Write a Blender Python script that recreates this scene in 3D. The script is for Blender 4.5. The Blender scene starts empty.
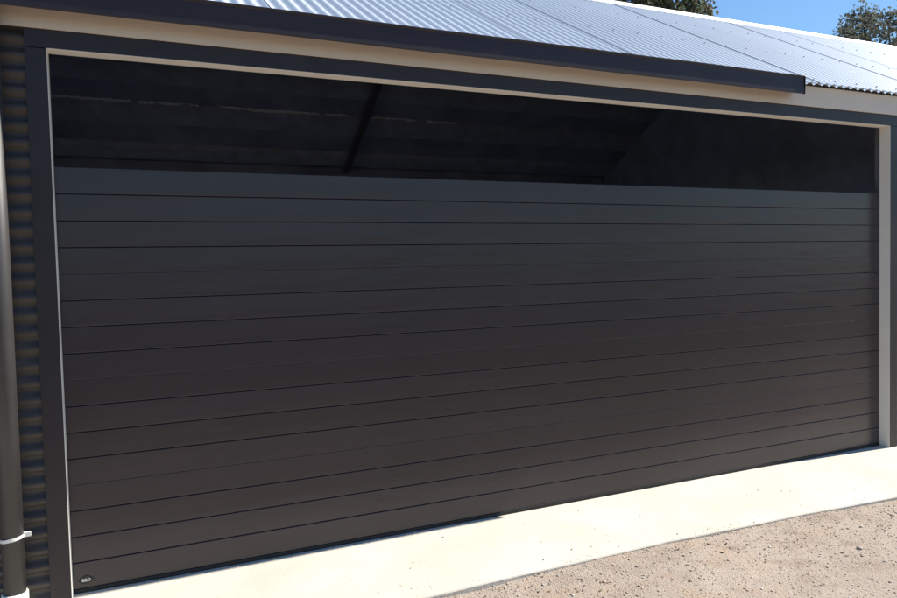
import bpy, bmesh, math, random
import numpy as np
from mathutils import Matrix, Vector, noise

random.seed(7)
rng = np.random.default_rng(11)
PI = math.pi
sc = bpy.context.scene
C = sc.collection

# ------------------------------------------------------------------ camera
cam = bpy.data.objects.new('camera', bpy.data.cameras.new('camera'))
C.objects.link(cam)
r = Vector((0.91100544, -0.41172286, -0.02352393))
u = Vector((0.03886843, 0.02893465, 0.99882533))
f = Vector((0.41055857, 0.91084964, -0.04236264))
CAM = Vector((0.2774504, -3.65000259, 1.48342961))
cam.matrix_world = Matrix(((r.x, u.x, -f.x, CAM.x), (r.y, u.y, -f.y, CAM.y), (r.z, u.z, -f.z, CAM.z), (0, 0, 0, 1)))
cam.data.sensor_width = 36
cam.data.lens = 715.6 / 897 * 36
cam.data.clip_start = 0.05
cam.data.clip_end = 3000
sc.camera = cam

# ------------------------------------------------------------------ sky and sun
TO_SUN = Vector((0.891, -0.058, 1.0)).normalized()
ELEV = math.asin(TO_SUN.z)
AZ = math.atan2(TO_SUN.x, TO_SUN.y)          # clockwise from +Y
world = bpy.data.worlds.new('World')
sc.world = world
world.use_nodes = True
wn = world.node_tree.nodes
sky = wn.new('ShaderNodeTexSky')
sky.sky_type = 'NISHITA'
sky.sun_disc = False
sky.sun_elevation = ELEV
sky.sun_rotation = AZ
sky.air_density = 1.45
sky.dust_density = 0.0
sky.ozone_density = 10.0
world.node_tree.links.new(sky.outputs[0], wn['Background'].inputs[0])
wn['Background'].inputs[1].default_value = 0.085
sun = bpy.data.objects.new('sun', bpy.data.lights.new('sun', 'SUN'))
C.objects.link(sun)
sun.data.energy = 5.0
sun.data.angle = math.radians(0.53)
sun.data.color = (1.0, 0.94, 0.85)
sun.rotation_euler = TO_SUN.to_track_quat('Z', 'Y').to_euler()
sun.location = (6, -6, 12)

sc.view_settings.view_transform = 'Standard'
sc.view_settings.look = 'None'
sc.view_settings.exposure = 0.7
sc.view_settings.gamma = 1
sc.cycles.max_bounces = 10
sc.cycles.diffuse_bounces = 6

# ------------------------------------------------------------------ materials
def mat(name, col, rough=0.6, metal=0.0, var=0.0, vscale=4.0, bump=0.0, bscale=40.0,
        stretch=(1, 1, 1), col2=None, spec=0.5, objvar=0.0, fine=None):
    m = bpy.data.materials.new(name)
    m.use_nodes = True
    N, L = m.node_tree.nodes, m.node_tree.links
    b = N['Principled BSDF']
    b.inputs['Base Color'].default_value = (*col, 1)
    b.inputs['Roughness'].default_value = rough
    b.inputs['Metallic'].default_value = metal
    b.inputs['Specular IOR Level'].default_value = spec
    tc = N.new('ShaderNodeTexCoord')
    mp = N.new('ShaderNodeMapping')
    mp.inputs['Scale'].default_value = stretch
    L.new(tc.outputs['Object'], mp.inputs['Vector'])
    last = None
    if var or col2:
        n = N.new('ShaderNodeTexNoise')
        n.inputs['Scale'].default_value = vscale
        n.inputs['Detail'].default_value = 6
        n.inputs['Roughness'].default_value = 0.6
        L.new(mp.outputs[0], n.inputs['Vector'])
        mix = N.new('ShaderNodeMix')
        mix.data_type = 'RGBA'
        c2 = col2 if col2 else tuple(c * (1 - var) for c in col)
        c1 = col if col2 else tuple(min(1, c * (1 + var)) for c in col)
        mix.inputs[6].default_value = (*c1, 1)
        mix.inputs[7].default_value = (*c2, 1)
        rp = N.new('ShaderNodeMapRange')
        rp.inputs[1].default_value = 0.32
        rp.inputs[2].default_value = 0.68
        L.new(n.outputs['Fac'], rp.inputs[0])
        L.new(rp.outputs[0], mix.inputs[0])
        last = mix.outputs[2]
        # a little roughness wear as well
        rr = N.new('ShaderNodeMapRange')
        rr.inputs[3].default_value = max(0.05, rough - 0.07)
        rr.inputs[4].default_value = min(1, rough + 0.07)
        L.new(n.outputs['Fac'], rr.inputs[0])
        L.new(rr.outputs[0], b.inputs['Roughness'])
    if fine:
        n2 = N.new('ShaderNodeTexNoise')
        n2.inputs['Scale'].default_value = fine[0]
        n2.inputs['Detail'].default_value = 3
        L.new(tc.outputs['Object'], n2.inputs['Vector'])
        mr = N.new('ShaderNodeMapRange')
        mr.inputs[1].default_value = fine[1]
        mr.inputs[2].default_value = fine[1] + 0.05
        L.new(n2.outputs['Fac'], mr.inputs[0])
        mix2 = N.new('ShaderNodeMix')
        mix2.data_type = 'RGBA'
        if last:
            L.new(last, mix2.inputs[6])
        else:
            mix2.inputs[6].default_value = (*col, 1)
        mix2.inputs[7].default_value = (*fine[2], 1)
        L.new(mr.outputs[0], mix2.inputs[0])
        last = mix2.outputs[2]
    if objvar:
        oi = N.new('ShaderNodeObjectInfo')
        mr = N.new('ShaderNodeMapRange')
        mr.inputs[3].default_value = 1 - objvar
        mr.inputs[4].default_value = 1 + objvar
        L.new(oi.outputs['Random'], mr.inputs[0])
        hs = N.new('ShaderNodeHueSaturation')
        if last:
            L.new(last, hs.inputs['Color'])
        else:
            hs.inputs['Color'].default_value = (*col, 1)
        L.new(mr.outputs[0], hs.inputs['Value'])
        last = hs.outputs[0]
    if last:
        L.new(last, b.inputs['Base Color'])
    if bump:
        n3 = N.new('ShaderNodeTexNoise')
        n3.inputs['Scale'].default_value = bscale
        n3.inputs['Detail'].default_value = 5
        L.new(mp.outputs[0], n3.inputs['Vector'])
        bp = N.new('ShaderNodeBump')
        bp.inputs['Strength'].default_value = bump
        bp.inputs['Distance'].default_value = 0.01
        L.new(n3.outputs['Fac'], bp.inputs['Height'])
        L.new(bp.outputs[0], b.inputs['Normal'])
    return m

M = {}
M['door'] = mat('door_charcoal', (0.0275, 0.0205, 0.0245), 0.27, 0, var=0.24, vscale=1.6, bump=0.22, bscale=7, stretch=(0.3, 1, 1.6), objvar=0.10, spec=0.55,
                fine=(26.0, 0.70, (0.030, 0.027, 0.027)))
M['seal'] = mat('rubber_black', (0.012, 0.012, 0.013), 0.7, 0, var=0.2)
M['charcoal'] = mat('flashing_charcoal', (0.0240, 0.0185, 0.0205), 0.45, 0, var=0.2, vscale=3, bump=0.08, bscale=5, spec=0.4)
M['clad'] = mat('cladding_charcoal', (0.058, 0.049, 0.043), 0.36, 0, spec=0.35, var=0.18, vscale=5, bump=0.03, bscale=20)
M['gutter'] = mat('gutter_charcoal', (0.0270, 0.0180, 0.0240), 0.5, 0, spec=0.4, var=0.15, vscale=3, stretch=(0.15, 3, 6), bump=0.08, bscale=4)
M['cream'] = mat('trim_cream', (0.70, 0.595, 0.475), 0.5, 0, var=0.05, vscale=2.5, bump=0.05, bscale=5, stretch=(0.4, 1, 2))
M['reveal'] = mat('reveal_cream', (0.82, 0.78, 0.70), 0.5, 0, var=0.05, vscale=4)
M['pipe'] = mat('downpipe_painted', (0.046, 0.042, 0.041), 0.5, 0, var=0.12, vscale=6, bump=0.02)
M['pvc'] = mat('pvc_white', (0.72, 0.71, 0.68), 0.4, 0, var=0.08, vscale=20)
M['zinc'] = mat('zinc_roof', (0.57, 0.62, 0.665), 0.40, 0.28, var=0.09, vscale=1.0, bump=0.05, bscale=6, objvar=0.04)
M['cap'] = mat('ridge_zinc', (0.70, 0.71, 0.72), 0.45, 0.35, var=0.05, vscale=3)
M['screw'] = mat('screw_steel', (0.42, 0.43, 0.44), 0.5, 0.6, var=0.2)
M['lining'] = mat('roof_lining_dark', (0.30, 0.34, 0.43), 0.6, 0, var=0.25, vscale=2, bump=0.4, bscale=7)
M['purlin'] = mat('purlin_galvanised', (0.40, 0.44, 0.52), 0.45, 0.1, var=0.2, vscale=6)
M['foil'] = mat('foil_silver', (0.82, 0.86, 0.92), 0.35, 0.25, var=0.1, vscale=30)
M['steel'] = mat('rafter_dark_steel', (0.10, 0.10, 0.115), 0.55, 0, var=0.2)
M['inner'] = mat('inner_wall_sheet', (0.30, 0.35, 0.45), 0.55, 0, var=0.2)
M['badge'] = mat('badge_black', (0.010, 0.010, 0.011), 0.35, 0, var=0.1)
M['badgetext'] = mat('badge_silver', (0.70, 0.70, 0.68), 0.4, 0, var=0.05)
M['concrete'] = mat('concrete_pale', (0.62, 0.575, 0.49), 0.85, 0, col2=(0.535, 0.485, 0.405), vscale=1.7, bump=0.25, bscale=60, spec=0.3,
                    fine=(14.0, 0.715, (0.36, 0.31, 0.25)))
M['bark'] = mat('bark_grey', (0.22, 0.18, 0.15), 0.9, 0, var=0.3, vscale=5, bump=0.5, bscale=12)

def attr_mat(name, rough, trans=0.0, spec=0.5, bump=0.0):
    m = bpy.data.materials.new(name)
    m.use_nodes = True
    N, L = m.node_tree.nodes, m.node_tree.links
    b = N['Principled BSDF']
    a = N.new('ShaderNodeAttribute')
    a.attribute_name = 'tint'
    nz = N.new('ShaderNodeTexNoise')
    nz.inputs['Scale'].default_value = 60
    mx = N.new('ShaderNodeMix')
    mx.data_type = 'RGBA'
    mx.blend_type = 'MULTIPLY'
    mx.inputs[0].default_value = 0.25
    L.new(a.outputs['Color'], mx.inputs[6])
    L.new(nz.outputs['Fac'], mx.inputs[7])
    L.new(mx.outputs[2], b.inputs['Base Color'])
    b.inputs['Roughness'].default_value = rough
    b.inputs['Specular IOR Level'].default_value = spec
    if trans:
        t = N.new('ShaderNodeBsdfTranslucent')
        L.new(mx.outputs[2], t.inputs['Color'])
        ms = N.new('ShaderNodeMixShader')
        ms.inputs[0].default_value = trans
        L.new(b.outputs[0], ms.inputs[1])
        L.new(t.outputs[0], ms.inputs[2])
        L.new(ms.outputs[0], N['Material Output'].inputs['Surface'])
    return m
M['stones'] = attr_mat('gravel_stones', 0.85, spec=0.25)
M['litter'] = attr_mat('dry_litter', 0.9, spec=0.2)
M['leaf'] = attr_mat('gum_leaves', 0.75, trans=0.35, spec=0.15)

def ground_material():
    m = bpy.data.materials.new('ground_granite_sand')
    m.use_nodes = True
    N, L = m.node_tree.nodes, m.node_tree.links
    b = N['Principled BSDF']
    b.inputs['Roughness'].default_value = 0.95
    b.inputs['Specular IOR Level'].default_value = 0.2
    tc = N.new('ShaderNodeTexCoord')
    def noise_(s, d, lo, hi):
        n = N.new('ShaderNodeTexNoise')
        n.inputs['Scale'].default_value = s
        n.inputs['Detail'].default_value = d
        n.inputs['Roughness'].default_value = 0.65
        L.new(tc.outputs['Object'], n.inputs['Vector'])
        mr = N.new('ShaderNodeMapRange')
        mr.inputs[1].default_value = lo
        mr.inputs[2].default_value = hi
        L.new(n.outputs['Fac'], mr.inputs[0])
        return n, mr.outputs[0]
    def mixc(fac, a, c):
        x = N.new('ShaderNodeMix')
        x.data_type = 'RGBA'
        L.new(fac, x.inputs[0])
        for i, v in ((6, a), (7, c)):
            if isinstance(v, tuple):
                x.inputs[i].default_value = (*v, 1)
            else:
                L.new(v, x.inputs[i])
        return x.outputs[2]
    _, f1 = noise_(1.1, 5, 0.4, 0.66)
    _, f2 = noise_(1.9, 4, 0.53, 0.70)
    n3, f3 = noise_(75, 4, 0.36, 0.62)
    n4, f4 = noise_(210, 2, 0.55, 0.68)
    c = mixc(f1, (0.46, 0.385, 0.305), (0.35, 0.285, 0.225))
    _, f5 = noise_(5.5, 6, 0.50, 0.68)
    c = mixc(f5, c, (0.275, 0.205, 0.150))
    c = mixc(f2, c, (0.44, 0.30, 0.19))
    x3 = N.new('ShaderNodeMath'); x3.operation = 'MULTIPLY'; x3.inputs[1].default_value = 0.6
    L.new(f3, x3.inputs[0])
    c = mixc(x3.outputs[0], c, (0.46, 0.39, 0.33))
    c = mixc(f4, c, (0.32, 0.26, 0.215))
    # unseen ground beyond the gravel pad, invented dark to grade the door's reflections
    sp = N.new('ShaderNodeSeparateXYZ')
    L.new(tc.outputs['Object'], sp.inputs[0])
    nw, fw_ = noise_(0.5, 4, 0.3, 0.7)
    ad = N.new('ShaderNodeMath'); ad.operation = 'MULTIPLY_ADD'
    ad.inputs[1].default_value = 1.8
    L.new(fw_, ad.inputs[0]); L.new(sp.outputs[1], ad.inputs[2])
    edge = N.new('ShaderNodeMapRange')
    edge.inputs[1].default_value = -2.9
    edge.inputs[2].default_value = -3.9
    L.new(ad.outputs[0], edge.inputs[0])
    yard = mixc(f2, (0.105, 0.078, 0.062), (0.125, 0.105, 0.068))
    c = mixc(edge.outputs[0], c, yard)
    L.new(c, b.inputs['Base Color'])
    bp = N.new('ShaderNodeBump')
    bp.inputs['Strength'].default_value = 0.9
    bp.inputs['Distance'].default_value = 0.012
    L.new(n3.outputs['Fac'], bp.inputs['Height'])
    bp2 = N.new('ShaderNodeBump')
    bp2.inputs['Strength'].default_value = 0.6
    bp2.inputs['Distance'].default_value = 0.006
    L.new(n4.outputs['Fac'], bp2.inputs['Height'])
    L.new(bp.outputs[0], bp2.inputs['Normal'])
    L.new(bp2.outputs[0], b.inputs['Normal'])
    return m
M['ground'] = ground_material()

# ------------------------------------------------------------------ helpers
def link(name, me, m, parent=None, loc=None):
    if m is not None and not me.materials:
        me.materials.append(m)
    o = bpy.data.objects.new(name, me)
    C.objects.link(o)
    if parent:
        o.parent = parent
    if loc:
        o.location = loc
    return o

def pyd(name, V, F, smooth=False):
    me = bpy.data.meshes.new(name)
    me.from_pydata([tuple(v) for v in V], [], F)
    if smooth:
        me.polygons.foreach_set('use_smooth', [True] * len(me.polygons))
    me.update()
    return me

def box_bm(bm, x0, x1, y0, y1, z0, z1):
    v = [bm.verts.new((x, y, z)) for x in (x0, x1) for y in (y0, y1) for z in (z0, z1)]
    for q in ((0, 1, 3, 2), (4, 6, 7, 5), (0, 4, 5, 1), (2, 3, 7, 6), (0, 2, 6, 4), (1, 5, 7, 3)):
        bm.faces.new([v[i] for i in q])
    return v

def box(name, x0, x1, y0, y1, z0, z1, m, parent=None, bev=0.0):
    bm = bmesh.new()
    box_bm(bm, x0, x1, y0, y1, z0, z1)
    if bev:
        bmesh.ops.bevel(bm, geom=bm.edges[:], offset=bev, segments=2, affect='EDGES', profile=0.7)
    bmesh.ops.recalc_face_normals(bm, faces=bm.faces[:])
    me = bpy.data.meshes.new(name)
    bm.to_mesh(me)
    bm.free()
    return link(name, me, m, parent)

def extrude_x(name, prof, x0, x1, m, parent=None, closed=True, smooth=False, nx=1, wob=0.0):
    """profile [(y,z)] swept along x"""
    n = len(prof)
    V, F = [], []
    for i in range(nx + 1):
        x = x0 + (x1 - x0) * i / nx
        dz = wob * noise.noise((x * 0.9, 3.1, 0.2)) if wob else 0
        V += [(x, y, z + dz) for y, z in prof]
    for i in range(nx):
        for k in range(n if closed else n - 1):
            a, b = i * n + k, i * n + (k + 1) % n
            F.append((a, b, b + n, a + n))
    if closed:
        F.append(tuple(range(n - 1, -1, -1)))
        F.append(tuple(nx * n + k for k in range(n)))
    me = pyd(name, V, F, smooth)
    bm = bmesh.new()
    bm.from_mesh(me)
    bmesh.ops.recalc_face_normals(bm, faces=bm.faces[:])
    bm.to_mesh(me)
    bm.free()
    return link(name, me, m, parent)

def empty(name, loc=(0, 0, 0), parent=None):
    o = bpy.data.objects.new(name, None)
    C.objects.link(o)
    o.location = loc
    o.empty_display_size = 0.2
    if parent:
        o.parent = parent
    return o

def tag(o, label=None, cat=None, group=None, kind=None):
    if label: o['label'] = label
    if cat: o['category'] = cat
    if group: o['group'] = group
    if kind: o['kind'] = kind
    return o

# ------------------------------------------------------------------ dimensions
W, H = 5.682, 2.5          # door opening
ZT = 1.991                 # top of the lowered door
S = 0.0835                 # reveal depth
X0, X1 = -1.25, 11.6       # building ends
YB = 4.95                  # rear wall
TAN = math.tan(math.radians(30))
EY, EZ = -0.05, 2.735      # roof edge
RY = 2.45
RZ = EZ + (RY - EY) * TAN

# ------------------------------------------------------------------ ground
def slab_front(x):
    pts = [(-3, -0.73), (1.3, -0.697), (1.97, -0.683), (2.4, -0.687), (2.84, -0.684), (3.29, -0.705), (3.8, -0.722), (4.58, -0.772), (5.4, -0.82), (14, -0.9)]
    for (a, b), (c, d) in zip(pts, pts[1:]):
        if x <= c:
            return b + (d - b) * (x - a) / (c - a)
    return -0.9

def ground_z(x, y):
    near = max(0.0, min(1.0, (9 - abs(x - 3)) / 3)) * max(0.0, min(1.0, (8.5 - abs(y + 1.5)) / 3))
    z = -0.045
    if near > 0:
        d = slab_front(x) - y                       # distance out from the slab edge
        base = -0.010
        g = math.exp(-((x - 1.72) / 0.34) ** 2)
        base -= 0.024 * g * math.exp(-max(d, 0) * 2.0)
        base -= 0.010 * math.exp(-((x - 4.6) / 0.9) ** 2) * math.exp(-max(d, 0) * 2.0)
        h = base - 0.02 * min(1, max(0, d) / 3)
        h += 0.010 * noise.noise((x * 1.4, y * 1.4, 0)) + 0.006 * noise.noise((x * 5, y * 5, 3)) + 0.0035 * noise.noise((x * 14, y * 14, 9))
        if d < 0.0:
            h = min(h, -0.012) - min(0.05, -d * 0.2)  # drops away under the slab
        z = z * (1 - near) + h * near
    return z

def axis(lo, hi, step, far):
    a = list(np.arange(lo, hi + 1e-6, step))
    l, s = [], step
    x = lo
    while x > -far:
        s *= 1.35
        x -= s
        l.append(x)
    rr, s = [], step
    x = hi
    while x < far:
        s *= 1.35
        x += s
        rr.append(x)
    return l[::-1] + a + rr

gx, gy = axis(-1.0, 8.0, 0.035, 900), axis(-4.2, -0.55, 0.035, 900)
V = [(x, y, ground_z(x, y)) for y in gy for x in gx]
n = len(gx)
F = [(j * n + i, j * n + i + 1, (j + 1) * n + i + 1, (j + 1) * n + i) for j in range(len(gy) - 1) for i in range(n - 1)]
ground = link('ground', pyd('ground', V, F, True), M['ground'])
tag(ground, 'pinkish beige crushed granite ground in front of the slab', 'ground', kind='structure')

# concrete apron / floor
xs = list(np.linspace(X0 - 0.5, X1 + 0.5, 140))
front = [(x, slab_front(x) + 0.004 * noise.noise((x * 3, 0, 0)) + 0.002 * noise.noise((x * 11, 4, 0))) for x in xs]
bm = bmesh.new()
top = [bm.verts.new((x, y, 0)) for x, y in front]
mid = [bm.verts.new((x, y - 0.004, -0.006)) for x, y in front]
bot = [bm.verts.new((x, y - 0.004, -0.16)) for x, y in front]
bk = [bm.verts.new((x, YB + 0.15, 0)) for x, y in front]
bkb = [bm.verts.new((x, YB + 0.15, -0.16)) for x, y in front]
for i in range(len(xs) - 1):
    for a, b in ((bk, top), (top, mid), (mid, bot), (bkb, bk)):
        bm.faces.new((a[i], b[i], b[i + 1], a[i + 1]))
bm.faces.new((bk[0], bkb[0], bot[0], mid[0], top[0]))
bm.faces.new((top[-1], mid[-1], bot[-1], bkb[-1], bk[-1]))
bmesh.ops.recalc_face_normals(bm, faces=bm.faces[:])
me = bpy.data.meshes.new('concrete_slab')
bm.to_mesh(me); bm.free()
slab = tag(link('concrete_slab', me, M['concrete']), 'pale sunlit concrete apron along the foot of the garage door', 'pavement', kind='structure')

# ------------------------------------------------------------------ garage
garage = empty('garage', (W / 2, 0, 0))
garage['label'] = 'long charcoal steel garage with silver corrugated roof and wide dark panel door'
garage['category'] = 'garage'
GINV = Vector((-W / 2, 0, 0))
def part(o):                      # parent under the garage keeping world coordinates
    o.parent = garage
    o.location = GINV
    return o
def P(name):
    return part(empty(name))

# --- cladding (horizontal corrugations)
PITCH = 0.0762
def corr_wall(name, x0, x1, z0, z1, y, phase=0.0, m=M['clad']):
    nz = int((z1 - z0) / PITCH * 10)
    V, F = [], []
    for side in (0, 1):
        for k in range(nz + 1):
            z = z0 + (z1 - z0) * k / nz
            yy = y + 0.0098 * math.cos(2 * PI * (z + phase) / PITCH)
            V.append((x0 if side == 0 else x1, yy, z))
    for k in range(nz):
        F.append((k, nz + 1 + k, nz + 2 + k, k + 1))
    return link(name, pyd(name, V, F, True), m)
wall = P('wall')
def corr_sheet(x0, x1, phase):
    o = corr_wall('cladding_sheet', x0, x1, 0.004, 2.64, 0.014, phase)
    o.parent = wall
    return o
corr_sheet(X0, -0.080, 0.012)
corr_sheet(W + 0.080, X1, 0.03)
# stud wall behind the cladding, rear wall and gable ends
def gable(x, nm):
    V = [(x, 0.05, 0.003), (x, YB, 0.003), (x, YB, 2.66), (x, RY, RZ - 0.05), (x, 0.05, 2.70)]
    n = len(V)
    V2 = [(a + 0.06, b, c) for a, b, c in V]
    F = [tuple(range(n)), tuple(range(2 * n - 1, n - 1, -1))] + [(i, i + n, (i + 1) % n + n, (i + 1) % n) for i in range(n)]
    o = link(nm, pyd(nm, V + V2, F), M['inner'], wall)
    return o
gx_ = X0 + 0.01
def roof_under(y): return (EZ + (y - EY) * TAN if y < RY else EZ + (2 * RY - EY - y) * TAN) - 0.06
def wall_piece(ya, yb, za, zb=None):
    ya_top = zb if zb else roof_under(ya)
    yb_top = zb if zb else roof_under(yb)
    V = [(gx_ + dx, y, z) for dx in (0, 0.06) for y, z in ((ya, za), (yb, za), (yb, yb_top), (ya, ya_top))]
    F = [(3, 2, 1, 0), (4, 5, 6, 7)] + [(i, (i + 1) % 4, (i + 1) % 4 + 4, i + 4) for i in range(4)]
    link('gable_wall', pyd('gable_wall', V, F), M['inner'], wall)
wall_piece(0.05, 1.1, 0.003); wall_piece(3.5, YB, 0.003); wall_piece(1.1, 3.5, 0.003, 0.95); wall_piece(1.1, RY, 2.15); wall_piece(RY, 3.5, 2.15)  # unseen window opening added in the left gable to let sky light inside
for a in ((1.1, 1.15, 0.95, 2.15), (3.45, 3.5, 0.95, 2.15), (1.15, 3.45, 0.95, 1.0), (1.15, 3.45, 2.10, 2.15)):
    box('added_window_frame', gx_ - 0.01, gx_ + 0.05, *a, M['charcoal'], wall, 0.003)
gable(X1 - 0.07, 'gable_wall')
box('rear_wall', X0 + 0.08, X1 - 0.08, YB - 0.09, YB - 0.05, 0.003, 2.738, M['lining'], wall)
gable(6.6, 'added_partition')  # added plain wall, stands in for flare haze over the gap's right half
box('inner_lining', X0 + 0.08, -0.030, 0.05, 0.11, 0.003, 2.66, M['inner'], wall)
box('inner_lining', W + 0.030, X1 - 0.08, 0.05, 0.11, 0.003, 2.66, M['inner'], wall)

# --- door frame: charcoal flashings outside, cream reveals inside
frame = P('door_frame')
def fbox(nm, *a, m, bev=0.002):
    o = box(nm, *a, m, frame, bev)
    return o
fbox('jamb_flashing', -0.086, -0.0020, 0.0, 0.05, 0.002, H - 0.0004, m=M['charcoal'])
fbox('jamb_flashing', W + 0.0020, W + 0.086, 0.0, 0.05, 0.002, H - 0.0004, m=M['charcoal'])
fbox('lintel_flashing', -0.086, W + 0.086, -0.0006, 0.05, H + 0.0020, 2.60, m=M['charcoal'])
fbox('jamb_reveal', -0.0017, 0.0, 0.0006, 0.0865, 0.002, H - 0.0006, m=M['reveal'], bev=0)
fbox('jamb_reveal', W, W + 0.0017, 0.0006, 0.0865, 0.002, H - 0.0006, m=M['reveal'], bev=0)
fbox('lintel_reveal', -0.0017, W + 0.0017, 0.0003, 0.0865, H, H + 0.0017, m=M['reveal'], bev=0)
fbox('side_track', -0.030, -0.0005, 0.0868, 0.128, 0.003, H + 0.02, m=M['steel'])
fbox('side_track', W + 0.0005, W + 0.030, 0.0868, 0.128, 0.003, H + 0.02, m=M['steel'])
fbox('lintel_beam', -0.3, W + 0.3, 0.052, 0.112, H + 0.026, 2.70, m=M['inner'])
# --- fascia, gutter, downpipe
fascia = extrude_x('fascia', [(-0.012, 2.583), (-0.012, 2.725), (0.006, 2.735), (0.006, 2.60), (-0.003, 2.583)], X0, X1, M['cream'])
part(fascia)
GX1 = 4.612
gpro = [(-0.0145, 2.755), (-0.0145, 2.676), (-0.104, 2.637), (-0.110, 2.635), (-0.1125, 2.639), (-0.1122, 2.660), (-0.1100, 2.744), (-0.1140, 2.748),
        (-0.1175, 2.750), (-0.1175, 2.757), (-0.1095, 2.760), (-0.107, 2.750), (-0.107, 2.660), (-0.018, 2.690), (-0.018, 2.755)]
gutter = part(extrude_x('gutter', gpro, X0 - 0.05, GX1, M['gutter'], nx=40, wob=0.004))
cp = [(-0.0148, 2.752), (-0.0148, 2.673), (-0.104, 2.634), (-0.1145, 2.636), (-0.1190, 2.752), (-0.112, 2.762)]
ec = extrude_x('end_cap', cp, GX1 + 0.0005, GX1 + 0.004, M['gutter'], gutter)
ec = extrude_x('end_cap', cp, X0 - 0.054, X0 - 0.0505, M['gutter'], gutter)

def tube(name, path, rad, m, parent, seg=28, cap=True):
    V, F = [], []
    for i, p_ in enumerate(path):
        for k in range(seg):
            a = 2 * PI * k / seg
            V.append((p_[0] + rad[i] * math.cos(a), p_[1] + rad[i] * math.sin(a), p_[2]))
    for i in range(len(path) - 1):
        for k in range(seg):
            a, b = i * seg + k, i * seg + (k + 1) % seg
            F.append((a, b, b + seg, a + seg))
    if cap:
        F.append(tuple(range(seg))[::-1])
        F.append(tuple((len(path) - 1) * seg + k for k in range(seg)))
    me = pyd(name, V, F, True)
    for pl in me.polygons:
        if len(pl.vertices) > 4:
            pl.use_smooth = False
    return link(name, me, m, parent)
DX, DY = -0.214, -0.060
pipe = part(tube('downpipe', [(DX, DY, 0.055), (DX, DY, 2.668)], [0.044, 0.044], M['pipe'], None, 40))
tube('collar', [(DX, DY, 0.001), (DX, DY, 0.112), (DX, DY, 0.116)], [0.052, 0.052, 0.049], M['pvc'], pipe, 40)
# white strap and its lug against the wall
bm = bmesh.new()
seg = 40
ring = []
for k in range(seg):
    a = 2 * PI * k / seg
    zt = 0.006 * math.cos(a)
    ring.append([bm.verts.new((DX + rr_ * math.cos(a), DY + rr_ * math.sin(a), 0.358 + zt + dz)) for rr_, dz in ((0.0445, -0.007), (0.0472, -0.007), (0.0472, 0.007), (0.0445, 0.007))])
for k in range(seg):
    a, b = ring[k], ring[(k + 1) % seg]
    for q in range(4):
        bm.faces.new((a[q], b[q], b[(q + 1) % 4], a[(q + 1) % 4]))
box_bm(bm, DX + 0.044, DX + 0.071, DY - 0.012, DY + 0.004, 0.356, 0.374)
bmesh.ops.recalc_face_normals(bm, faces=bm.faces[:])
me = bpy.data.meshes.new('strap'); bm.to_mesh(me); bm.free()
link('strap', me, M['pvc'], pipe)['label'] = 'white plastic strap round the downpipe'

# --- roof
roof = P('roof')
WV = 10
CW = WV * PITCH
AMP = 0.0098
LEN = (RY - EY) / math.cos(math.radians(30))
def sheet_mesh(name):
    # local: x along the eave, y up the slope, z normal; one extra lap of half a wave
    nseg = 10
    cnt = int((WV + 0.55) * nseg)
    xs = [i * PITCH / nseg for i in range(cnt + 1)]
    V, F = [], []
    ys = np.linspace(0, LEN - 0.01, 9)
    for y in ys:
        for x in xs:
            t = x / xs[-1]
            lift = 0.0 if x > PITCH else 0.0007 * (1 - x / PITCH)    # near edge laps over the neighbour
            V.append((x, y, AMP * math.cos(2 * PI * x / PITCH) + lift - 0.0008 * t))
    k = len(xs)
    for j in range(len(ys) - 1):
        for i in range(k - 1):
            F.append((j * k + i, j * k + i + 1, (j + 1) * k + i + 1, (j + 1) * k + i))
    return pyd(name, V, F, True)
sm = sheet_mesh('roof_sheet')
sm.materials.append(M['zinc'])
rot_f = Matrix.Rotation(math.radians(30), 4, 'X')
x = 1.815 - 4 * CW - 0.0381
i = 0
nsheet = 0
while x < X1 - 0.3:
    for back in (0, 1):
        o = bpy.data.objects.new('roof_sheet', sm)
        C.objects.link(o)
        o.parent = roof
        if back:
            o.matrix_local = Matrix.Translation((x + CW, 2 * RY - EY, EZ)) @ Matrix.Rotation(PI, 4, 'Z') @ rot_f
        else:
            o.matrix_local = Matrix.Translation((x, EY + random.uniform(-0.003, 0.003), EZ)) @ rot_f
    x += CW
    nsheet += 1
XR = x
# ridge cap
capw = 0.17
cprof = []
for s_ in (-1, 1):
    pts = [(s_ * capw, -capw * TAN + 0.006), (s_ * capw, -capw * TAN + 0.014), (s_ * 0.045, -0.045 * TAN + 0.018), (s_ * 0.02, 0.016)]
    cprof += pts if s_ < 0 else pts[::-1]
cprof = [(RY + a, RZ + b) for a, b in cprof]
ycut = [(RY, RZ + 0.024)]
capprof = cprof[:4] + ycut + cprof[4:]
ridge = extrude_x('ridge_cap', capprof, X0 - 0.1, XR, M['cap'], roof)
# fixing screws on the crests
bm = bmesh.new()
for yy in (0.10, 0.93, 1.76):
    k = 0
    xx = 1.815 - 4 * CW - 0.0381
    while xx < XR - 0.05:
        if k % 3 == 0:
            bmesh.ops.create_cone(bm, cap_ends=True, segments=6, radius1=0.006, radius2=0.005, depth=0.006,
                                  matrix=Matrix.Translation((xx, EY + yy, EZ + yy * TAN)) @ rot_f @ Matrix.Translation((0, 0, AMP + 0.004)))
        k += 1
        xx += PITCH
me = bpy.data.meshes.new('screw'); bm.to_mesh(me); bm.free()
tag(link('screw', me, M['screw'], roof), kind='stuff')

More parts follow.
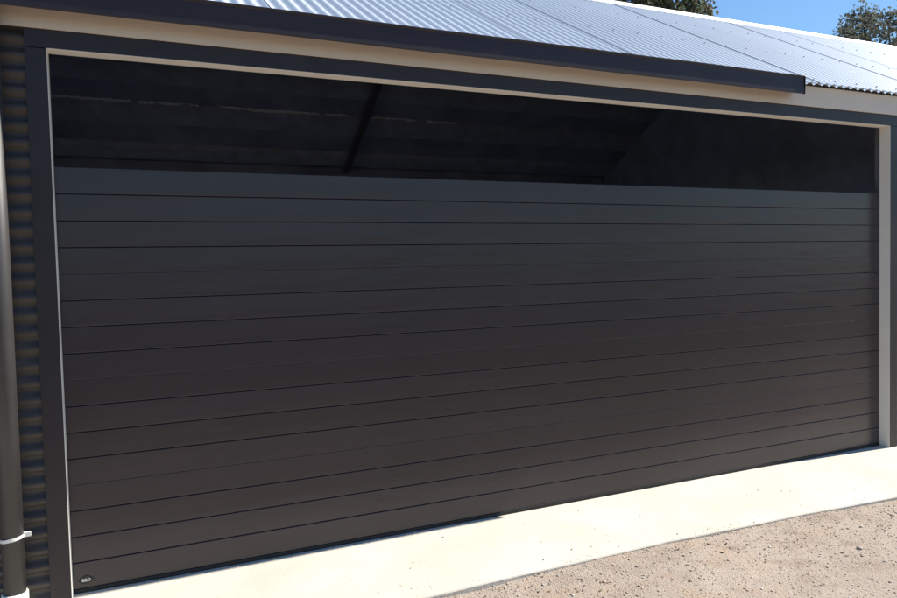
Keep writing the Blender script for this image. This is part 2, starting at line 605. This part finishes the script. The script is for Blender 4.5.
# underside: dark blanket, battens, rafters (seen through the gap above the door)
def slope_prism(nm, s0, s1, t0, t1, x0, x1, m, back, nx=1, jitter=0.0):
    """box on the underside of a slope: s = horizontal distance from the ridge, t = depth below the roof (vertical)"""
    sg = 1 if back else -1
    def pt(s, t): return (RY + sg * s, RZ - s * TAN - t)
    prof = [pt(s0, t0), pt(s0, t1), pt(s1, t1), pt(s1, t0)]
    return extrude_x(nm, prof, x0, x1, m, roof, nx=nx, wob=jitter)
for back in (False, True):
    e = 2.47 if back else 2.36
    slope_prism('lining', 0.0, e, 0.022, 0.030, X0 + 0.08, X1 - 0.08, M['lining'], back)
    for a, b in ((0.25, 0.39), (0.72, 0.86), (1.21, 1.35), (1.64, 1.84), (2.17, 2.33)):
        slope_prism('purlin', a, b, 0.032, 0.085, X0 + 0.08, X1 - 0.08, M['purlin'], back)
    for rx in (-0.75, 2.77, 9.1):
        slope_prism('rafter', 0.06, 2.36, 0.088, 0.150, rx - 0.035, rx + 0.035, M['steel'], back)
# torn foil edge on the middle batten
V, F = [], []
N_ = 460
for i in range(N_ + 1):
    xx = -0.9 + 4.9 * i / N_
    for q in range(5):
        s_ = 1.622 + 0.002 * q
        tz = 0.034 + 0.024 * (q / 4) * (0.6 + noise.noise((xx * 6, 0.3, 4))) + 0.012 * noise.noise((xx * 13, q * 0.9, 1.7)) + 0.012 * noise.noise((xx * 37, q * 1.7, 5.1))
        V.append((xx, RY + s_ + 0.008 * noise.noise((xx * 17, q, 8)), RZ - s_ * TAN - tz))
for i in range(N_):
    if noise.noise((i * 0.045, 2.2, 0)) < -0.25:
        continue
    for q in range(4):
        F.append((i * 5 + q, i * 5 + q + 1, (i + 1) * 5 + q + 1, (i + 1) * 5 + q))
link('foil_strip', pyd('foil_strip', V, F), M['foil'], roof)

# --- the panel door
door = P('garage_door')
PH = ZT / 16
Z0 = 0.021
def board_mesh(nm, lo, hi):
    """lo / hi: True = pressed groove, False = tight section joint"""
    h = (ZT - Z0) / 16
    g0, d0 = (0.0034, 0.0036) if lo else (0.0006, 0.0010)
    g1, d1 = (0.0018, 0.0036) if hi else (0.0006, 0.0010)
    e = 0.0003
    prof = [(0.018, e), (d0 + 0.002, e), (d0, 0.0010 if lo else e + 0.0002), (0.0009, g0), (0.0, g0 + 0.0016), (0.0, h - g1 - 0.0016), (0.0009, h - g1), (d1, h - (0.0010 if hi else e + 0.0002)), (d1 + 0.002, h - e), (0.018, h - e)]
    x0, x1 = 0.002, W - 0.002
    k = len(prof)
    nx = 60
    V, F = [], []
    for i in range(nx + 1):
        xx = x0 + (x1 - x0) * i / nx
        for y, z in prof:
            bow = 0.0016 * noise.noise((xx * 0.8, 0.3, 5)) + 0.0007 * noise.noise((xx * 3.1, 1.3, 2)) if y < 0.003 else 0
            V.append((xx, y + bow, z))
    for i in range(nx):
        for q in range(k):
            a, b = i * k + q, i * k + (q + 1) % k
            F.append((a, b, b + k, a + k))
    F.append(tuple(range(k))[::-1]); F.append(tuple(nx * k + q for q in range(k)))
    me = pyd(nm, V, F)
    bm = bmesh.new(); bm.from_mesh(me)
    bmesh.ops.recalc_face_normals(bm, faces=bm.faces[:])
    bm.to_mesh(me); bm.free()
    me.materials.append(M['door'])
    return me
bmsh = {(a, b): board_mesh('board', a, b) for a in (True, False) for b in (True, False)}
for kbd in range(16):
    lo = kbd % 4 != 0
    hi = kbd % 4 != 3
    o = bpy.data.objects.new('board', bmsh[(lo, hi)])
    C.objects.link(o)
    o.parent = door
    o.location = (0, S + (0.0 if kbd // 4 % 2 == 0 else 0.0006) + random.uniform(0, 0.0004), Z0 + kbd * (ZT - Z0) / 16)
box('back_panel', 0.008, W - 0.008, S + 0.0205, S + 0.045, 0.020, ZT - 0.002, M['door'], door, 0.002)
box('bottom_seal', 0.004, W - 0.004, S - 0.004, S + 0.040, 0.0012, 0.0205, M['seal'], door, 0.003)
# oval maker's badge low on the left
bx, bz = 0.056, 0.0595
yb = S - 0.0005
bm = bmesh.new()
nb = 36
def oval(rx, rz, y):
    out = []
    for k in range(nb):
        a = 2 * PI * k / nb
        # lens / rounded diamond outline
        c_, s_ = math.cos(a), math.sin(a)
        q = (abs(c_) ** 1.35 + abs(s_) ** 1.35) ** (-1 / 1.35)
        out.append(bm.verts.new((bx + rx * c_ * q, y, bz + rz * s_ * q)))
    return out
a_, b_, c_ = oval(0.034, 0.021, yb + 0.003), oval(0.034, 0.021, yb - 0.0015), oval(0.0320, 0.0194, yb - 0.0025)
for p_, q_ in ((a_, b_), (b_, c_)):
    for k in range(nb):
        bm.faces.new((p_[k], p_[(k + 1) % nb], q_[(k + 1) % nb], q_[k]))
bm.faces.new(c_)
bmesh.ops.recalc_face_normals(bm, faces=bm.faces[:])
me = bpy.data.meshes.new('badge'); bm.to_mesh(me); bm.free()
link('badge', me, M['badge'], door)['label'] = 'small black oval badge with silver letters'
tcu = bpy.data.curves.new('badge_lettering', 'FONT')
tcu.body = 'B&D'
tcu.size = 0.0195
tcu.align_x = 'CENTER'
tcu.align_y = 'CENTER'
tcu.extrude = 0.0006
tcu.offset = 0.0006
to = bpy.data.objects.new('tmp_text', tcu)
C.objects.link(to)
bpy.context.view_layer.update()
dg = bpy.context.evaluated_depsgraph_get()
tm = bpy.data.meshes.new_from_object(to.evaluated_get(dg))
bpy.data.objects.remove(to)
tm.name = 'badge_lettering'
tm.transform(Matrix.Translation((bx, yb - 0.0032, bz - 0.0005)) @ Matrix.Rotation(PI / 2, 4, 'X'))
tm.materials.clear()
link('badge_lettering', tm, M['badgetext'], door)

# ------------------------------------------------------------------ gravel and litter
def ico():
    bm = bmesh.new()
    bmesh.ops.create_icosphere(bm, subdivisions=1, radius=1)
    v = np.array([x.co[:] for x in bm.verts])
    fcs = np.array([[q.index for q in x.verts] for x in bm.faces])
    bm.free()
    return v, fcs

def tinted(name, V, F, tint, m, smooth=False):
    """V (n,3), F (m,k), tint per face (m,3)"""
    me = bpy.data.meshes.new(name)
    nf, k = F.shape
    me.vertices.add(len(V)); me.vertices.foreach_set('co', V.astype(np.float32).ravel())
    me.loops.add(nf * k); me.loops.foreach_set('vertex_index', F.astype(np.int32).ravel())
    me.polygons.add(nf)
    me.polygons.foreach_set('loop_start', (np.arange(nf) * k).astype(np.int32))
    me.update(calc_edges=True)
    me.validate()
    at = me.attributes.new('tint', 'FLOAT_COLOR', 'FACE')
    col = np.concatenate([tint, np.ones((nf, 1))], 1).astype(np.float32)
    at.data.foreach_set('color', col.ravel())
    return link(name, me, m)

iv, ifc = ico()
NS = 34000
Vs, Fs, Ts = [], [], []
pal = np.array([(0.42, 0.34, 0.28), (0.52, 0.45, 0.38), (0.33, 0.26, 0.21), (0.46, 0.33, 0.25), (0.34, 0.285, 0.24), (0.58, 0.53, 0.47)])
pw = np.array([0.34, 0.28, 0.10, 0.16, 0.03, 0.09])
cnt = 0
while cnt < NS:
    x = 0.6 + 6.6 * rng.random()
    d = 3.0 * rng.random() ** 1.3
    y = slab_front(x) - 0.006 - d
    if noise.noise((x * 2.2, y * 2.2, 6)) < -0.28 + 0.3 * (rng.random() - .5):
        if rng.random() < 0.6:
            continue
    rad = 0.0028 * math.exp(rng.normal(0, 0.40))
    if rng.random() < 0.012:
        rad *= 2.6
    sh = np.array([1, 0.55 + 0.5 * rng.random(), 0.30 + 0.30 * rng.random()]) * rad
    v = iv * (1 + 0.22 * rng.normal(size=(len(iv), 1))) * sh
    a = rng.random() * 2 * PI
    ca, sa = math.cos(a), math.sin(a)
    v = np.stack([v[:, 0] * ca - v[:, 1] * sa + x, v[:, 0] * sa + v[:, 1] * ca + y, v[:, 2] + ground_z(x, y) + 0.25 * rad], 1)
    Vs.append(v); Fs.append(ifc + cnt * len(iv))
    c = pal[rng.choice(6, p=pw)] * (1.0 + 0.35 * rng.random())
    Ts.append(np.repeat(c[None], len(ifc), 0))
    cnt += 1
for _ in range(170):
    x = 1.0 + 5.6 * rng.random()
    y = slab_front(x) + 0.012 + 0.05 * rng.exponential()
    rad = 0.0024 * math.exp(rng.normal(0, 0.35))
    v = iv * (1 + 0.2 * rng.normal(size=(len(iv), 1))) * rad * np.array([1, 0.8, 0.6]) + np.array([x, y, rad * 0.5])
    Vs.append(v); Fs.append(ifc + cnt * len(iv))
    Ts.append(np.repeat((pal[rng.choice(6, p=pw)] * 0.8)[None], len(ifc), 0))
    cnt += 1
gravel = tinted('gravel', np.concatenate(Vs), np.concatenate(Fs), np.concatenate(Ts), M['stones'])
tag(gravel, 'loose granite gravel chips scattered over the sandy ground', 'gravel', kind='stuff')

# dry leaves, twigs and crumbs of bark: small curled slips
Vs, Fs, Ts = [], [], []
k = 0
def slip(x, y, z, ln, wd, a, tint, lift):
    global k
    ca, sa = math.cos(a), math.sin(a)
    pts = []
    for i in range(4):
        t = i / 3 - 0.5
        w_ = wd * (1 - (2 * t) ** 2 * 0.7) / 2
        hz = z + lift * (4 * t * t) + 0.002
        for s_, dz in ((-1, 0.0), (0, -0.25 * wd), (1, 0.0)):
            pts.append((x + ca * t * ln - sa * s_ * w_, y + sa * t * ln + ca * s_ * w_, hz + dz + 0.25 * wd))
    Vs.append(np.array(pts))
    q = []
    for i in range(3):
        for j in range(2):
            q.append((k + i * 3 + j, k + i * 3 + j + 1, k + i * 3 + j + 4, k + i * 3 + j + 3))
    Fs.append(np.array(q)); Ts.append(np.repeat(np.array(tint)[None], 6, 0))
    k += 12
patches = [(1.72, -0.78, 0.16, 12), (2.05, -0.80, 0.16, 16), (2.2, -0.98, 0.22, 26), (2.9, -0.83, 0.2, 12), (3.1, -0.95, 0.25, 14), (4.4, -0.95, 0.35, 26), (4.1, -1.12, 0.4, 26),
           (3.4, -1.15, 0.35, 18), (4.0, -1.5, 0.4, 22), (2.7, -1.2, 0.3, 12), (5.2, -1.1, 0.5, 18), (3.5, -1.7, 0.4, 10)]
brown = [(0.17, 0.12, 0.08), (0.22, 0.16, 0.10), (0.13, 0.10, 0.07), (0.28, 0.20, 0.13), (0.19, 0.17, 0.11)]
for px, py, rd, nn in patches:
    for _ in range(nn):
        x, y = px + rng.normal(0, rd * 0.6), py + rng.normal(0, rd * 0.35)
        if y > slab_front(x) - 0.015:
            continue
        ln = 0.006 + 0.015 * rng.random()
        slip(x, y, ground_z(x, y), ln, ln * (0.22 + 0.4 * rng.random()), rng.random() * PI * 2, brown[rng.integers(5)], 0.004 * rng.random())
# a few specks blown on to the slab
for _ in range(30):
    x = 0.9 + 5.4 * rng.random()
    y = slab_front(x) + 0.03 + 0.6 * rng.random()
    ln = 0.006 + 0.010 * rng.random()
    slip(x, y, 0.0, ln, ln * 0.5, rng.random() * 6, (0.30, 0.26, 0.19), 0.001)
litter = tinted('leaf_litter', np.concatenate(Vs), np.concatenate(Fs), np.concatenate(Ts), M['litter'])
tag(litter, 'tiny dry leaves and bark crumbs along the slab edge', 'litter', kind='stuff')

# ------------------------------------------------------------------ trees behind the ridge
def limb(V, F, p0, p1, r0, r1, seg=8, n=5, bend=0.0, seed=0):
    p0, p1 = Vector(p0), Vector(p1)
    d = (p1 - p0)
    ax = d.normalized()
    s1 = ax.cross(Vector((0.3, 0.9, 0.2))).normalized()
    s2 = ax.cross(s1)
    base = len(V)
    for i in range(n + 1):
        t = i / n
        c = p0 + d * t + (s1 * noise.noise((seed, t * 2, 0)) + s2 * noise.noise((seed, t * 2, 7))) * bend * math.sin(PI * t)
        rr_ = r0 + (r1 - r0) * t
        for q in range(seg):
            a = 2 * PI * q / seg
            V.append(tuple(c + (s1 * math.cos(a) + s2 * math.sin(a)) * rr_))
    for i in range(n):
        for q in range(seg):
            a, b = base + i * seg + q, base + i * seg + (q + 1) % seg
            F.append((a, b, b + seg, a + seg))

def tree(name, label, base, clumps, per, leaf, pal, droop, group):
    """clumps: (x,y,z,rx,rz) world; leaves fill clumps unevenly"""
    root = empty(name, base)
    tag(root, label, 'tree', group)
    B = Vector(base)
    zs = [c[2] for c in clumps]
    fork = Vector((np.mean([c[0] for c in clumps]), np.mean([c[1] for c in clumps]), base[2] + (min(zs) - base[2]) * 0.55)) - B
    V, F = [], []
    limb(V, F, (0, 0, -0.3), fork, 0.30, 0.19, 10, 7, 0.25, 1)
    for i, c in enumerate(clumps):
        tgt = Vector(c[:3]) - B
        limb(V, F, fork - Vector((0, 0, 0.1)), tgt, 0.11, 0.025, 7, 6, 0.5, i + 3)
        for q in range(4):
            tp = tgt + Vector(rng.normal(0, 0.55, 3)) * c[3]
            limb(V, F, tgt - Vector((0, 0, c[4] * 0.5)), tp, 0.022, 0.006, 5, 3, 0.1, i * 7 + q)
    link('trunk', pyd('trunk', V, F, True), M['bark'], root)
    Vs, Fs, Ts = [], [], []
    k = 0
    for ci, c in enumerate(clumps):
        ns = max(14, int(30 * c[3] * c[4]))
        subs = []
        for _ in range(ns):
            d = rng.normal(size=3); d /= np.linalg.norm(d)
            rad = rng.random() ** 0.45
            subs.append(np.array(c[:3]) + d * rad * np.array([c[3], c[3], c[4]]))
        nl = int(per * c[3] * c[4])
        for _ in range(nl):
            s_ = subs[rng.integers(ns)]
            p_ = s_ + rng.normal(0, 1, 3) * np.array([0.13, 0.13, 0.13 + 0.1 * droop]) * (0.6 + c[3] * 0.5) - np.array(base)
            ln = leaf * (0.6 + 0.8 * rng.random())
            wd = ln * (0.22 + 0.14 * rng.random())
            d = rng.normal(size=3); d[2] -= droop; d /= np.linalg.norm(d)
            s2 = np.cross(d, rng.normal(size=3)); s2 /= np.linalg.norm(s2)
            Vs.append(np.array([p_, p_ + d * ln * 0.5 + s2 * wd, p_ + d * ln, p_ + d * ln * 0.5 - s2 * wd]))
            Fs.append(np.arange(4) + k); k += 4
            Ts.append(np.array(pal[rng.integers(len(pal))]) * (0.7 + 0.6 * rng.random()))
    cr = tinted('crown', np.concatenate(Vs), np.array(Fs), np.array(Ts), M['leaf'])
    cr.parent = root
    return root

def at(px, py, dist):
    d = f + r * ((px - 448.5) / 715.6) + u * ((299 - py) / 715.6)
    d = d / math.hypot(d.x, d.y)
    return CAM + d * dist

g1 = [(0.17, 0.19, 0.145), (0.20, 0.21, 0.16), (0.14, 0.155, 0.115), (0.24, 0.24, 0.19)]
g2 = [(0.15, 0.18, 0.09), (0.19, 0.20, 0.12), (0.12, 0.15, 0.07), (0.21, 0.19, 0.13), (0.15, 0.14, 0.10)]
D1 = 30.0
cl = []
for px, py, rx, rz in ((846, 27, 0.36, 0.34), (864, 21, 0.55, 0.50), (888, 21, 0.50, 0.36), (870, 34, 0.80, 0.40), (852, 42, 0.7, 0.4), (905, 26, 0.45, 0.45), (898, 52, 0.8, 0.35),
                       (875, 55, 1.0, 0.5), (845, 60, 0.8, 0.5), (915, 60, 0.8, 0.5)):
    p_ = at(px, py, D1 + rng.normal(0, 0.3))
    cl.append((p_.x, p_.y, p_.z, rx, rz))
b_ = at(868, 60, D1)
tree('gum_tree', 'rounded grey green gum tree crown above the far right end of the roof ridge', (b_.x, b_.y, -0.05), cl, 2100, 0.13, g1, 0.5, 'trees behind the garage')
cl = []
D2 = 24.0
for px, py, rx, rz in ((690, -1, 0.42, 0.48), (668, -8, 0.55, 0.7), (645, -14, 0.7, 0.8), (706, 8, 0.24, 0.25), (615, -30, 0.8, 0.8), (660, -40, 0.9, 0.8), (690, -30, 0.45, 0.5), (630, 8, 0.8, 0.5),
                       (675, 12, 0.6, 0.4), (600, 0, 0.8, 0.6)):
    p_ = at(px, py, D2 + rng.normal(0, 0.3))
    cl.append((p_.x, p_.y, p_.z, rx, rz))
b_ = at(645, 10, D2)
tree('gum_tree', 'olive green tree with drooping leaves behind the middle of the roof ridge', (b_.x, b_.y, -0.05), cl, 2300, 0.16, g2, 1.5, 'trees behind the garage')
cl = []
for px, py, rx, rz in ((898, 43, 0.25, 0.2), (910, 42, 0.5, 0.4), (925, 44, 0.6, 0.5), (940, 50, 0.8, 0.6), (915, 56, 0.8, 0.4)):
    p_ = at(px, py, 37)
    cl.append((p_.x, p_.y, p_.z, rx, rz))
b_ = at(918, 50, 37)
tree('gum_tree', 'sliver of a farther dark tree at the right edge of the ridge', (b_.x, b_.y, -0.05), cl, 2500, 0.16, g1, 0.5, 'trees behind the garage')
